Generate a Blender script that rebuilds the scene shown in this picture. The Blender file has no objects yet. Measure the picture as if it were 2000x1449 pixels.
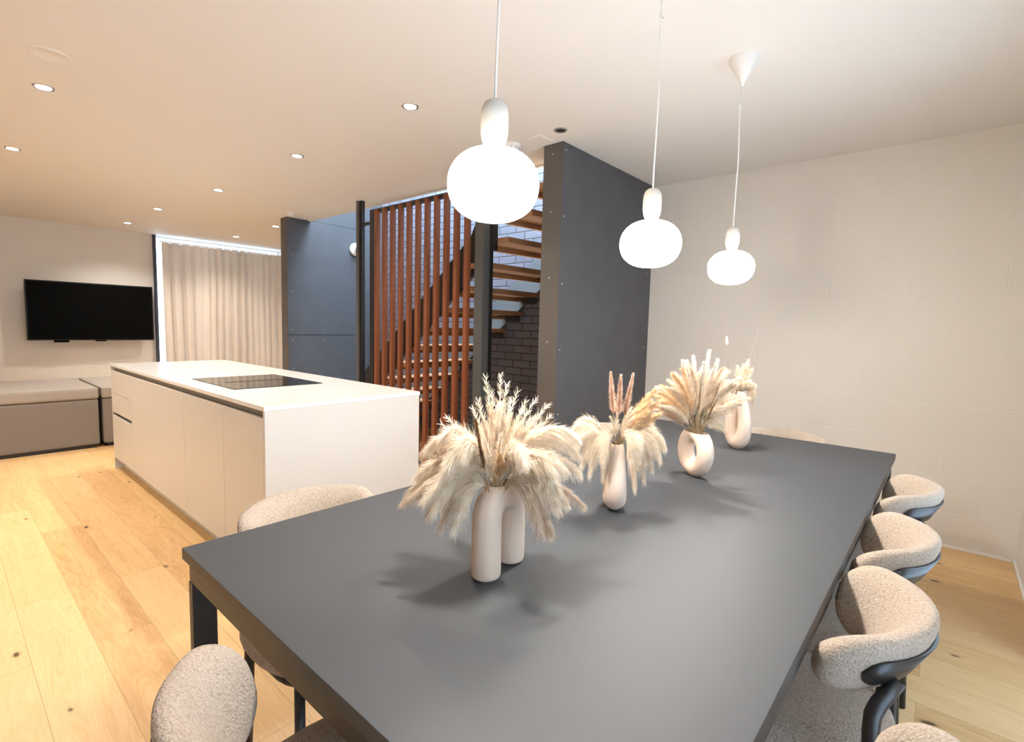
import bpy, bmesh, math, random
import numpy as np
from mathutils import Vector, Matrix
random.seed(7)
rng = np.random.default_rng(7)
S = bpy.context.scene
COL = S.collection
PI = math.pi

# ------------------------------------------------------------ camera
H = 1.32
YAW, PIT, ROL = math.radians(40.957), math.radians(-5.002), math.radians(1.445)
fw = Vector((math.cos(PIT) * math.cos(YAW), math.cos(PIT) * math.sin(YAW), math.sin(PIT)))
rt0 = Vector((math.sin(YAW), -math.cos(YAW), 0))
up0 = rt0.cross(fw)
rt = rt0 * math.cos(ROL) + up0 * math.sin(ROL)
up = rt.cross(fw)
cd = bpy.data.cameras.new('camera')
cam = bpy.data.objects.new('camera', cd)
COL.objects.link(cam)
M = Matrix((rt, up, -fw)).transposed().to_4x4()
M.translation = Vector((0, 0, H))
cam.matrix_world = M
cd.sensor_width = 36
cd.lens = 986.7 / 2000 * 36
cd.clip_start = 0.02
S.camera = cam

# ------------------------------------------------------------ world, exposure
W = bpy.data.worlds.new('world')
S.world = W
W.use_nodes = True
W.node_tree.nodes['Background'].inputs[0].default_value = (0.62, 0.80, 1.0, 1)
W.node_tree.nodes['Background'].inputs[1].default_value = 6.0
S.view_settings.view_transform = 'Standard'
S.view_settings.look = 'None'
S.view_settings.gamma = 1
S.view_settings.use_curve_mapping = False
S.view_settings.exposure = 0.35
PENDANT = 42.0
BULB = 1850.0
SPOT_W = 72.0
SPOT_COL = (1.0, 0.91, 0.80)


def portal(name, loc, rot, sx, sy):
    l = bpy.data.lights.new(name, 'AREA')
    l.shape = 'RECTANGLE'
    l.size, l.size_y = sx, sy
    l.cycles.is_portal = True
    o = bpy.data.objects.new(name, l)
    o.location, o.rotation_euler = loc, rot
    COL.objects.link(o)


# daylight openings: side windows, skylight over the stair, curtained window
portal('daylight_portal', (2.25, -0.72, 1.05), (PI / 2, 0, 0), 1.3, 2.1)
portal('daylight_portal', (0.3, -0.72, 1.05), (PI / 2, 0, 0), 1.6, 2.1)
portal('daylight_portal', (3.65, 4.1, 4.4), (0, 0, 0), 1.1, 4.0)
portal('daylight_portal', (3.2, 9.3, 1.25), (-PI / 2, 0, 0), 1.9, 2.5)

_l = bpy.data.lights.new('skylight_daylight', 'AREA')
_l.shape = 'RECTANGLE'
_l.size, _l.size_y = 1.0, 3.7
_l.energy = 310
_l.color = (0.66, 0.84, 1.0)
_o = bpy.data.objects.new('skylight_daylight', _l)
_o.location = (3.64, 4.1, 4.33)
COL.objects.link(_o)


# ------------------------------------------------------------ materials
def nmat(name):
    m = bpy.data.materials.new(name)
    m.use_nodes = True
    nt = m.node_tree
    return m, nt, nt.nodes['Principled BSDF']


def N(nt, typ, **kw):
    n = nt.nodes.new(typ)
    for k, v in kw.items():
        setattr(n, k, v)
    return n


def mat(name, col, rough=0.5, metal=0.0, bump=0.0, bscale=60.0, var=0.0, vscale=4.0, spec=0.5, trans=0.0, sheen=0.0):
    m, nt, b = nmat(name)
    b.inputs['Base Color'].default_value = (*col, 1)
    b.inputs['Roughness'].default_value = rough
    b.inputs['Metallic'].default_value = metal
    b.inputs['Specular IOR Level'].default_value = spec
    b.inputs['Transmission Weight'].default_value = trans
    b.inputs['Sheen Weight'].default_value = sheen
    tc = N(nt, 'ShaderNodeTexCoord')
    if var > 0:
        no = N(nt, 'ShaderNodeTexNoise')
        no.inputs['Scale'].default_value = vscale
        no.inputs['Detail'].default_value = 5
        nt.links.new(tc.outputs['Object'], no.inputs['Vector'])
        mx = N(nt, 'ShaderNodeMix', data_type='RGBA')
        mx.inputs['A'].default_value = (*[c * (1 - var) for c in col], 1)
        mx.inputs['B'].default_value = (*[min(1, c * (1 + var)) for c in col], 1)
        nt.links.new(no.outputs['Fac'], mx.inputs['Factor'])
        nt.links.new(mx.outputs['Result'], b.inputs['Base Color'])
    if bump > 0:
        no = N(nt, 'ShaderNodeTexNoise')
        no.inputs['Scale'].default_value = bscale
        no.inputs['Detail'].default_value = 4
        nt.links.new(tc.outputs['Object'], no.inputs['Vector'])
        bp = N(nt, 'ShaderNodeBump')
        bp.inputs['Strength'].default_value = bump
        bp.inputs['Distance'].default_value = 0.004
        nt.links.new(no.outputs['Fac'], bp.inputs['Height'])
        nt.links.new(bp.outputs['Normal'], b.inputs['Normal'])
    return m


def brick_mat(name, c1, c2, cm, bw, rh, mortar, axes='yz', bumpd=0.004, off=(0, 0), rough=0.6, smooth=0.3):
    m, nt, b = nmat(name)
    tc = N(nt, 'ShaderNodeTexCoord')
    sp = N(nt, 'ShaderNodeSeparateXYZ')
    cb = N(nt, 'ShaderNodeCombineXYZ')
    nt.links.new(tc.outputs['Object'], sp.inputs[0])
    a = []
    for i, ax in enumerate(axes):
        ad = N(nt, 'ShaderNodeMath', operation='ADD')
        ad.inputs[1].default_value = off[i]
        nt.links.new(sp.outputs['xyz'.index(ax)], ad.inputs[0])
        nt.links.new(ad.outputs[0], cb.inputs[i])
    br = N(nt, 'ShaderNodeTexBrick')
    br.inputs['Scale'].default_value = 1
    br.inputs['Brick Width'].default_value = bw
    br.inputs['Row Height'].default_value = rh
    br.inputs['Mortar Size'].default_value = mortar
    br.inputs['Mortar Smooth'].default_value = smooth
    br.inputs['Color1'].default_value = (*c1, 1)
    br.inputs['Color2'].default_value = (*c2, 1)
    br.inputs['Mortar'].default_value = (*cm, 1)
    nt.links.new(cb.outputs[0], br.inputs['Vector'])
    nt.links.new(br.outputs['Color'], b.inputs['Base Color'])
    b.inputs['Roughness'].default_value = rough
    no = N(nt, 'ShaderNodeTexNoise')
    no.inputs['Scale'].default_value = 45
    no.inputs['Detail'].default_value = 6
    nt.links.new(tc.outputs['Object'], no.inputs['Vector'])
    mm = N(nt, 'ShaderNodeMath', operation='MULTIPLY_ADD')
    nt.links.new(br.outputs['Fac'], mm.inputs[0])
    mm.inputs[1].default_value = -1.0
    ns = N(nt, 'ShaderNodeMath', operation='MULTIPLY')
    nt.links.new(no.outputs['Fac'], ns.inputs[0])
    ns.inputs[1].default_value = 0.35
    nt.links.new(ns.outputs[0], mm.inputs[2])
    bp = N(nt, 'ShaderNodeBump')
    bp.inputs['Strength'].default_value = 0.6
    bp.inputs['Distance'].default_value = bumpd
    nt.links.new(mm.outputs[0], bp.inputs['Height'])
    nt.links.new(bp.outputs['Normal'], b.inputs['Normal'])
    return m


def floor_mat():
    m, nt, b = nmat('oak_planks')
    L = nt.links.new
    tc = N(nt, 'ShaderNodeTexCoord')
    sp = N(nt, 'ShaderNodeSeparateXYZ')
    cb = N(nt, 'ShaderNodeCombineXYZ')
    L(tc.outputs['Object'], sp.inputs[0])
    L(sp.outputs['Y'], cb.inputs[0])
    L(sp.outputs['X'], cb.inputs[1])
    br = N(nt, 'ShaderNodeTexBrick')
    br.offset = 0.37
    br.offset_frequency = 2
    br.squash = 1
    br.inputs['Scale'].default_value = 1
    br.inputs['Brick Width'].default_value = 1.55
    br.inputs['Row Height'].default_value = 0.19
    br.inputs['Mortar Size'].default_value = 0.0011
    br.inputs['Mortar Smooth'].default_value = 0.2
    br.inputs['Color1'].default_value = (0, 0, 0, 1)
    br.inputs['Color2'].default_value = (1, 1, 1, 1)
    br.inputs['Mortar'].default_value = (0.5, 0.5, 0.5, 1)
    L(cb.outputs[0], br.inputs['Vector'])
    # per-plank random offset for the grain
    sc = N(nt, 'ShaderNodeVectorMath', operation='MULTIPLY')
    sc.inputs[1].default_value = (1.4, 13.0, 1)
    L(cb.outputs[0], sc.inputs[0])
    rr = N(nt, 'ShaderNodeMath', operation='MULTIPLY')
    L(br.outputs['Color'], rr.inputs[0])
    rr.inputs[1].default_value = 37
    cz = N(nt, 'ShaderNodeCombineXYZ')
    L(rr.outputs[0], cz.inputs[2])
    L(rr.outputs[0], cz.inputs[0])
    ad = N(nt, 'ShaderNodeVectorMath', operation='ADD')
    L(sc.outputs[0], ad.inputs[0])
    L(cz.outputs[0], ad.inputs[1])
    g1 = N(nt, 'ShaderNodeTexNoise')
    g1.inputs['Scale'].default_value = 1.0
    g1.inputs['Detail'].default_value = 3
    g1.inputs['Distortion'].default_value = 1.2
    L(ad.outputs[0], g1.inputs['Vector'])
    wv = N(nt, 'ShaderNodeMath', operation='MULTIPLY')
    L(g1.outputs['Fac'], wv.inputs[0])
    wv.inputs[1].default_value = 55
    sn = N(nt, 'ShaderNodeMath', operation='SINE')
    L(wv.outputs[0], sn.inputs[0])
    g2 = N(nt, 'ShaderNodeTexNoise')
    g2.inputs['Scale'].default_value = 9.0
    g2.inputs['Detail'].default_value = 6
    L(ad.outputs[0], g2.inputs['Vector'])
    # tone: plank tone + slow noise + rings
    t1 = N(nt, 'ShaderNodeMath', operation='MULTIPLY_ADD')
    L(br.outputs['Color'], t1.inputs[0])
    t1.inputs[1].default_value = 0.42
    t1.inputs[2].default_value = 0.0
    t2 = N(nt, 'ShaderNodeMath', operation='MULTIPLY_ADD')
    L(g1.outputs['Fac'], t2.inputs[0])
    t2.inputs[1].default_value = 0.45
    L(t1.outputs[0], t2.inputs[2])
    t3 = N(nt, 'ShaderNodeMath', operation='MULTIPLY_ADD')
    L(sn.outputs[0], t3.inputs[0])
    t3.inputs[1].default_value = 0.065
    L(t2.outputs[0], t3.inputs[2])
    t4 = N(nt, 'ShaderNodeMath', operation='MULTIPLY_ADD')
    L(g2.outputs['Fac'], t4.inputs[0])
    t4.inputs[1].default_value = 0.28
    L(t3.outputs[0], t4.inputs[2])
    rp = N(nt, 'ShaderNodeValToRGB')
    rp.color_ramp.elements[0].position = 0.2
    rp.color_ramp.elements[0].color = (0.80, 0.555, 0.29, 1)
    rp.color_ramp.elements[1].position = 0.9
    rp.color_ramp.elements[1].color = (0.52, 0.28, 0.105, 1)
    e = rp.color_ramp.elements.new(0.55)
    e.color = (0.70, 0.45, 0.205, 1)
    L(t4.outputs[0], rp.inputs[0])
    # knots
    vs = N(nt, 'ShaderNodeVectorMath', operation='MULTIPLY')
    vs.inputs[1].default_value = (2.2, 4.6, 1)
    L(cb.outputs[0], vs.inputs[0])
    dn = N(nt, 'ShaderNodeTexNoise')
    dn.inputs['Scale'].default_value = 14
    L(cb.outputs[0], dn.inputs['Vector'])
    dm = N(nt, 'ShaderNodeVectorMath', operation='MULTIPLY_ADD')
    L(dn.outputs['Color'], dm.inputs[0])
    dm.inputs[1].default_value = (0.10, 0.10, 0)
    L(vs.outputs[0], dm.inputs[2])
    vo = N(nt, 'ShaderNodeTexVoronoi', voronoi_dimensions='2D')
    vo.inputs['Scale'].default_value = 1.0
    L(dm.outputs[0], vo.inputs['Vector'])
    wn = N(nt, 'ShaderNodeSeparateColor')
    L(vo.outputs['Color'], wn.inputs[0])
    kr = N(nt, 'ShaderNodeMapRange')
    kr.inputs['From Min'].default_value = 0.0
    kr.inputs['From Max'].default_value = 1.0
    kr.inputs['To Min'].default_value = -0.04
    kr.inputs['To Max'].default_value = 0.055
    L(wn.outputs[0], kr.inputs[0])
    ks = N(nt, 'ShaderNodeMath', operation='SUBTRACT')
    L(kr.outputs[0], ks.inputs[0])
    L(vo.outputs['Distance'], ks.inputs[1])
    km = N(nt, 'ShaderNodeMapRange')
    km.inputs['From Min'].default_value = -0.05
    km.inputs['From Max'].default_value = 0.02
    L(ks.outputs[0], km.inputs[0])
    pw = N(nt, 'ShaderNodeMath', operation='POWER')
    L(km.outputs[0], pw.inputs[0])
    pw.inputs[1].default_value = 3.0
    mk = N(nt, 'ShaderNodeMix', data_type='RGBA')
    L(pw.outputs[0], mk.inputs['Factor'])
    L(rp.outputs[0], mk.inputs['A'])
    mk.inputs['B'].default_value = (0.10, 0.05, 0.02, 1)
    # joints
    mj = N(nt, 'ShaderNodeMix', data_type='RGBA')
    jf = N(nt, 'ShaderNodeMath', operation='MULTIPLY')
    L(br.outputs['Fac'], jf.inputs[0])
    jf.inputs[1].default_value = 0.55
    L(jf.outputs[0], mj.inputs['Factor'])
    L(mk.outputs['Result'], mj.inputs['A'])
    mj.inputs['B'].default_value = (0.22, 0.11, 0.04, 1)
    L(mj.outputs['Result'], b.inputs['Base Color'])
    b.inputs['Roughness'].default_value = 0.42
    bp = N(nt, 'ShaderNodeBump')
    bp.inputs['Strength'].default_value = 0.15
    bp.inputs['Distance'].default_value = 0.002
    L(t3.outputs[0], bp.inputs['Height'])
    L(bp.outputs['Normal'], b.inputs['Normal'])
    return m


def boucle_mat():
    m, nt, b = nmat('boucle_fabric')
    L = nt.links.new
    tc = N(nt, 'ShaderNodeTexCoord')
    vo = N(nt, 'ShaderNodeTexVoronoi', feature='SMOOTH_F1')
    vo.inputs['Scale'].default_value = 280
    no = N(nt, 'ShaderNodeTexNoise')
    no.inputs['Scale'].default_value = 120
    no.inputs['Detail'].default_value = 4
    L(tc.outputs['Object'], no.inputs['Vector'])
    mv = N(nt, 'ShaderNodeVectorMath', operation='MULTIPLY_ADD')
    L(no.outputs['Color'], mv.inputs[0])
    mv.inputs[1].default_value = (0.012, 0.012, 0.012)
    L(tc.outputs['Object'], mv.inputs[2])
    L(mv.outputs[0], vo.inputs['Vector'])
    cr = N(nt, 'ShaderNodeValToRGB')
    cr.color_ramp.elements[0].position = 0.1
    cr.color_ramp.elements[0].color = (0.50, 0.415, 0.335, 1)
    cr.color_ramp.elements[1].position = 0.85
    cr.color_ramp.elements[1].color = (0.29, 0.225, 0.17, 1)
    L(vo.outputs['Distance'], cr.inputs[0])
    L(cr.outputs[0], b.inputs['Base Color'])
    b.inputs['Roughness'].default_value = 0.95
    b.inputs['Specular IOR Level'].default_value = 0.1
    b.inputs['Sheen Weight'].default_value = 0.15
    bp = N(nt, 'ShaderNodeBump')
    bp.invert = True
    bp.inputs['Strength'].default_value = 0.9
    bp.inputs['Distance'].default_value = 0.004
    L(vo.outputs['Distance'], bp.inputs['Height'])
    L(bp.outputs['Normal'], b.inputs['Normal'])
    return m


def emit_mat(name, col, st):
    m = bpy.data.materials.new(name)
    m.use_nodes = True
    nt = m.node_tree
    nt.nodes.clear()
    e = N(nt, 'ShaderNodeEmission')
    e.inputs[0].default_value = (*col, 1)
    e.inputs[1].default_value = st
    o = N(nt, 'ShaderNodeOutputMaterial')
    nt.links.new(e.outputs[0], o.inputs[0])
    return m


def hair_mat(name, c1, c2):
    m, nt, b = nmat(name)
    L = nt.links.new
    b.inputs['Roughness'].default_value = 0.7
    b.inputs['Specular IOR Level'].default_value = 0.15
    tc = N(nt, 'ShaderNodeTexCoord')
    no = N(nt, 'ShaderNodeTexNoise')
    no.inputs['Scale'].default_value = 70
    no.inputs['Detail'].default_value = 3
    L(tc.outputs['Object'], no.inputs['Vector'])
    mr = N(nt, 'ShaderNodeMapRange')
    mr.inputs['From Min'].default_value = 0.3
    mr.inputs['From Max'].default_value = 0.7
    L(no.outputs['Fac'], mr.inputs[0])
    mx = N(nt, 'ShaderNodeMix', data_type='RGBA')
    mx.inputs['A'].default_value = (*c1, 1)
    mx.inputs['B'].default_value = (*c2, 1)
    L(mr.outputs[0], mx.inputs['Factor'])
    L(mx.outputs['Result'], b.inputs['Base Color'])
    tr = N(nt, 'ShaderNodeBsdfTranslucent')
    L(mx.outputs['Result'], tr.inputs[0])
    ms = N(nt, 'ShaderNodeMixShader')
    ms.inputs[0].default_value = 0.4
    L(b.outputs[0], ms.inputs[1])
    L(tr.outputs[0], ms.inputs[2])
    L(ms.outputs[0], nt.nodes['Material Output'].inputs[0])
    return m


def wood_mat(name, c1, c2, axis=2):
    m, nt, b = nmat(name)
    L = nt.links.new
    tc = N(nt, 'ShaderNodeTexCoord')
    vm = N(nt, 'ShaderNodeVectorMath', operation='MULTIPLY')
    s = [40, 40, 40]
    s[axis] = 2.5
    vm.inputs[1].default_value = s
    L(tc.outputs['Object'], vm.inputs[0])
    no = N(nt, 'ShaderNodeTexNoise')
    no.inputs['Scale'].default_value = 1
    no.inputs['Detail'].default_value = 5
    L(vm.outputs[0], no.inputs['Vector'])
    mx = N(nt, 'ShaderNodeMix', data_type='RGBA')
    mx.inputs['A'].default_value = (*c1, 1)
    mx.inputs['B'].default_value = (*c2, 1)
    L(no.outputs['Fac'], mx.inputs['Factor'])
    L(mx.outputs['Result'], b.inputs['Base Color'])
    b.inputs['Roughness'].default_value = 0.45
    return m


WHITE = mat('ceiling_paint', (0.80, 0.775, 0.74), 0.7, bump=0.05, bscale=200)
WALLP = mat('wall_paint', (0.76, 0.73, 0.69), 0.7, bump=0.05, bscale=200)
BLOCK = brick_mat('painted_blockwork', (0.68, 0.635, 0.575), (0.69, 0.645, 0.585), (0.71, 0.665, 0.61), 0.45, 0.225, 0.006, off=(0.22, 0.0), bumpd=0.0022)
BRICK = brick_mat('painted_brick', (0.14, 0.15, 0.20), (0.175, 0.185, 0.235), (0.055, 0.055, 0.065), 0.24, 0.08, 0.007, bumpd=0.006)
FLOOR = floor_mat()
STEEL = mat('dark_panel', (0.070, 0.073, 0.083), 0.42, bump=0.1, bscale=25, var=0.18, vscale=5)
STEELW = mat('warm_dark_panel_edge', (0.10, 0.088, 0.078), 0.45, var=0.15, vscale=7)
BLACK = mat('black_metal', (0.016, 0.015, 0.016), 0.4, bump=0.05)
POSTM = mat('grey_steel_paint', (0.075, 0.075, 0.072), 0.45, var=0.1)
SCREW = mat('screw_metal', (0.7, 0.68, 0.64), 0.3, 0.8)
SLAT = wood_mat('red_brown_slat_wood', (0.16, 0.042, 0.016), (0.27, 0.085, 0.032))
TREAD = wood_mat('stair_tread_oak', (0.34, 0.17, 0.08), (0.50, 0.28, 0.15), 0)
TTOP = mat('charcoal_tabletop', (0.045, 0.048, 0.053), 0.55, bump=0.04, bscale=300, spec=0.4)
TEDGE = mat('tabletop_edge', (0.05, 0.042, 0.037), 0.5)
TLEG = mat('table_frame_metal', (0.035, 0.03, 0.027), 0.45)
LAC = mat('satin_lacquer', (0.66, 0.63, 0.585), 0.42, bump=0.01)
QUARTZ = mat('white_quartz', (0.86, 0.84, 0.81), 0.12, var=0.01)
GROOVE = mat('groove_aluminium', (0.30, 0.27, 0.22), 0.4, 0.3)
GLASSB = mat('black_hob_glass', (0.006, 0.006, 0.007), 0.04, spec=0.8)
HOBLINE = mat('hob_vent', (0.02, 0.02, 0.02), 0.5)
TVB = mat('tv_black', (0.002, 0.002, 0.002), 0.6, spec=0.05)
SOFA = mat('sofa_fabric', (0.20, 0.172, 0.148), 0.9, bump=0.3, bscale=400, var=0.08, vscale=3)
SOFA_LIT = mat('sofa_fabric_lit_top', (0.33, 0.29, 0.255), 0.9, bump=0.3, bscale=400, var=0.08, vscale=3)  # sofa fabric lightened, painting in the light that falls on the top
BOUCLE = boucle_mat()
CERAM = mat('matt_ceramic', (0.66, 0.51, 0.40), 0.75, bump=0.15, bscale=250)
CAPM = mat('pendant_cap', (0.55, 0.52, 0.46), 0.55, bump=0.05)
CORD = mat('pendant_cord', (0.75, 0.73, 0.70), 0.6)
PLAST = mat('white_plastic', (0.80, 0.78, 0.75), 0.4)
GREYP = mat('grey_plastic', (0.30, 0.28, 0.26), 0.5)
CHROME = mat('chrome', (0.6, 0.6, 0.6), 0.15, 1.0)
CURT = mat('curtain_linen', (0.66, 0.56, 0.465), 0.9, bump=0.2, bscale=600)
_nt = CURT.node_tree
_tl = N(_nt, 'ShaderNodeBsdfTranslucent')
_tl.inputs[0].default_value = (0.80, 0.66, 0.52, 1)
_ms = N(_nt, 'ShaderNodeMixShader')
_ms.inputs[0].default_value = 0.10
_nt.links.new(_nt.nodes['Principled BSDF'].outputs[0], _ms.inputs[1])
_nt.links.new(_tl.outputs[0], _ms.inputs[2])
_nt.links.new(_ms.outputs[0], _nt.nodes['Material Output'].inputs[0])
GLASS = mat('window_glass', (0.95, 0.98, 1.0), 0.0, trans=1.0)
BLUE = mat('stringer_paint', (0.13, 0.16, 0.19), 0.4)
GLOBE = emit_mat('lit_opal_glass', (1.0, 0.94, 0.87), PENDANT)
# glow graded into the glass, weak toward the top, so the cap stays dim
_nt = GLOBE.node_tree
_tc = N(_nt, 'ShaderNodeTexCoord')
_sp = N(_nt, 'ShaderNodeSeparateXYZ')
_mr = N(_nt, 'ShaderNodeMapRange')
_mr.interpolation_type = 'SMOOTHSTEP'
_nt.links.new(_tc.outputs['Generated'], _sp.inputs[0])
_nt.links.new(_sp.outputs['Z'], _mr.inputs['Value'])
_mr.inputs['From Min'].default_value = 0.35
_mr.inputs['From Max'].default_value = 0.78
_mr.inputs['To Min'].default_value = PENDANT
_mr.inputs['To Max'].default_value = 1.4
_nt.links.new(_mr.outputs[0], _nt.nodes['Emission'].inputs['Strength'])
# thin opal glass lets half of the bulb's light straight through
_tr = N(_nt, 'ShaderNodeBsdfTransparent')
_tr.inputs[0].default_value = (0.5, 0.5, 0.5, 1)
_as = N(_nt, 'ShaderNodeAddShader')
_nt.links.new(_nt.nodes['Emission'].outputs[0], _as.inputs[0])
_nt.links.new(_tr.outputs[0], _as.inputs[1])
_nt.links.new(_as.outputs[0], _nt.nodes['Material Output'].inputs[0])
BULBM = emit_mat('lit_bulb', (1.0, 0.94, 0.87), BULB)
LED = emit_mat('lit_downlight', (1.0, 0.93, 0.82), 30)
H_CREAM = hair_mat('pampas_cream', (0.95, 0.87, 0.74), (0.82, 0.67, 0.49))
H_BEIGE = hair_mat('pampas_beige', (0.88, 0.75, 0.60), (0.64, 0.48, 0.34))
H_GOLD = hair_mat('pampas_gold', (0.90, 0.70, 0.45), (0.66, 0.43, 0.23))
H_BROWN = hair_mat('pampas_brown', (0.36, 0.19, 0.09), (0.20, 0.10, 0.05))
H_ROSE = hair_mat('reed_plume', (0.86, 0.67, 0.52), (0.60, 0.38, 0.27))
H_WHITE = hair_mat('bunny_white', (0.90, 0.86, 0.80), (0.80, 0.74, 0.66))
STEM = hair_mat('dry_stem', (0.62, 0.48, 0.28), (0.42, 0.30, 0.16))


# ------------------------------------------------------------ helpers
def obj(name, bm, m, parent=None, smooth=False, mats=None):
    me = bpy.data.meshes.new(name)
    bm.normal_update()
    bm.to_mesh(me)
    bm.free()
    for mm in (mats or [m]):
        me.materials.append(mm)
    if smooth:
        me.polygons.foreach_set('use_smooth', [True] * len(me.polygons))
    o = bpy.data.objects.new(name, me)
    COL.objects.link(o)
    if parent:
        o.parent = parent
    return o


def tag(o, label=None, cat=None, group=None, kind=None):
    for k, v in (('label', label), ('category', cat), ('group', group), ('kind', kind)):
        if v:
            o[k] = v
    return o


def thing(name, label, cat, loc=(0, 0, 0), rz=0, group=None):
    o = bpy.data.objects.new(name, None)
    o.empty_display_size = 0.1
    COL.objects.link(o)
    o.location = loc
    o.rotation_euler = (0, 0, rz)
    return tag(o, label, cat, group)


def copy_tree(o, parent=None):
    c = o.copy()
    COL.objects.link(c)
    c.parent = parent
    for ch in list(o.children):
        copy_tree(ch, c)
    return c


def bx(bm, x0, x1, y0, y1, z0, z1, mi=0):
    vs = [bm.verts.new(p) for p in ((x0, y0, z0), (x1, y0, z0), (x1, y1, z0), (x0, y1, z0), (x0, y0, z1), (x1, y0, z1), (x1, y1, z1), (x0, y1, z1))]
    for f in ((3, 2, 1, 0), (4, 5, 6, 7), (0, 1, 5, 4), (1, 2, 6, 5), (2, 3, 7, 6), (3, 0, 4, 7)):
        fc = bm.faces.new([vs[i] for i in f])
        fc.material_index = mi
    return bm


def box(x0, x1, y0, y1, z0, z1, bev=0.0, seg=2):
    bm = bmesh.new()
    bx(bm, x0, x1, y0, y1, z0, z1)
    if bev:
        bmesh.ops.bevel(bm, geom=bm.edges[:], offset=bev, segments=seg, affect='EDGES', profile=0.6)
    return bm


def tube(bm, pts, rad, n=10, closed=False, cap=True, sx=1.0):
    """sweep a circle of radius rad (number or list) along pts"""
    pts = [Vector(p) for p in pts]
    k = len(pts)
    rad = rad if hasattr(rad, '__len__') else [rad] * k
    tans = []
    for i in range(k):
        if closed:
            t = pts[(i + 1) % k] - pts[i - 1]
        else:
            t = pts[min(i + 1, k - 1)] - pts[max(i - 1, 0)]
        tans.append(t.normalized())
    ref = Vector((0, 0, 1)) if abs(tans[0].z) < 0.9 else Vector((1, 0, 0))
    u = tans[0].cross(ref).normalized()
    rings = []
    for i in range(k):
        t = tans[i]
        u = (u - t * u.dot(t)).normalized()
        v = t.cross(u)
        rings.append([bm.verts.new(pts[i] + (u * math.cos(a) * sx + v * math.sin(a)) * rad[i]) for a in [2 * PI * j / n for j in range(n)]])
    for i in range(k if closed else k - 1):
        a, b = rings[i], rings[(i + 1) % k]
        for j in range(n):
            bm.faces.new((a[j], a[(j + 1) % n], b[(j + 1) % n], b[j]))
    if cap and not closed:
        bm.faces.new(rings[0][::-1])
        bm.faces.new(rings[-1])
    return bm


def lathe(bm, prof, n=40, c=(0, 0, 0)):
    """prof: list of (r,z) bottom to top"""
    rings = []
    for r, z in prof:
        if r < 1e-6:
            rings.append([bm.verts.new((c[0], c[1], c[2] + z))])
        else:
            rings.append([bm.verts.new((c[0] + r * math.cos(2 * PI * j / n), c[1] + r * math.sin(2 * PI * j / n), c[2] + z)) for j in range(n)])
    for a, b in zip(rings, rings[1:]):
        for j in range(n):
            A = (a[j % len(a)], a[(j + 1) % n % len(a)])
            B = (b[(j + 1) % n % len(b)], b[j % len(b)])
            if len(a) == 1 and len(b) == 1:
                continue
            if len(a) == 1:
                bm.faces.new((A[0], B[0], B[1]))
            elif len(b) == 1:
                bm.faces.new((A[0], A[1], B[0]))
            else:
                bm.faces.new((*A, *B))
    return bm


def prism(bm, poly, x0, x1):
    """poly of (y,z) extruded along x"""
    a = [bm.verts.new((x0, y, z)) for y, z in poly]
    b = [bm.verts.new((x1, y, z)) for y, z in poly]
    bm.faces.new(a[::-1])
    bm.faces.new(b)
    n = len(poly)
    for i in range(n):
        bm.faces.new((a[i], a[(i + 1) % n], b[(i + 1) % n], b[i]))
    bmesh.ops.recalc_face_normals(bm, faces=bm.faces[:])
    return bm


def struct(name, bm, m, parent=None, mats=None):
    o = obj(name, bm, m, parent, mats=mats)
    if not parent:
        o['kind'] = 'structure'
    return o


# ------------------------------------------------------------ room shell
ZC = 2.55
XE = 4.16      # blockwork / brick wall
YN = 9.10      # tv wall
YS = -0.38     # window wall beside the table
XW = -2.2
struct('floor', box(XW - 0.1, XE + 0.15, YS - 0.34, YN + 0.3, -0.12, 0), FLOOR)
bm = bmesh.new()
bx(bm, XW - 0.1, 3.12, YS - 0.34, YN + 0.3, ZC, ZC + 0.22)
bx(bm, 3.12, XE + 0.15, YS - 0.34, 2.2, ZC, ZC + 0.22)
bx(bm, 3.12, XE + 0.15, 6.121, YN + 0.3, ZC, ZC + 0.22)
struct('ceiling', bm, WHITE)
struct('wall_east', box(XE, XE + 0.15, YS - 0.34, 2.12, 0, ZC), BLOCK)
struct('wall_stairwell', box(XE, XE + 0.15, 2.12, 6.12, 0, 4.4), BRICK)
struct('wall_east_rear', box(XE, XE + 0.15, 6.12, YN + 0.3, 0, ZC), WALLP)
bm = bmesh.new()
bx(bm, XW, 2.27, YN, YN + 0.2, 0, ZC)
struct('wall_north', bm, WALLP)
struct('wall_west', box(XW - 0.1, XW, YS - 0.34, YN + 0.3, 0, ZC), WALLP)
bm = bmesh.new()
bx(bm, XW, -0.5, YS - 0.34, YS, 0, ZC)
bx(bm, 1.1, 1.6, YS - 0.34, YS, 0, ZC)
bx(bm, 2.9, XE, YS - 0.34, YS, 0, ZC)
bx(bm, -0.5, 1.1, YS - 0.34, YS, 2.12, ZC)
bx(bm, 1.6, 2.9, YS - 0.34, YS, 2.12, ZC)
struct('wall_south', bm, WALLP)


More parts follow.
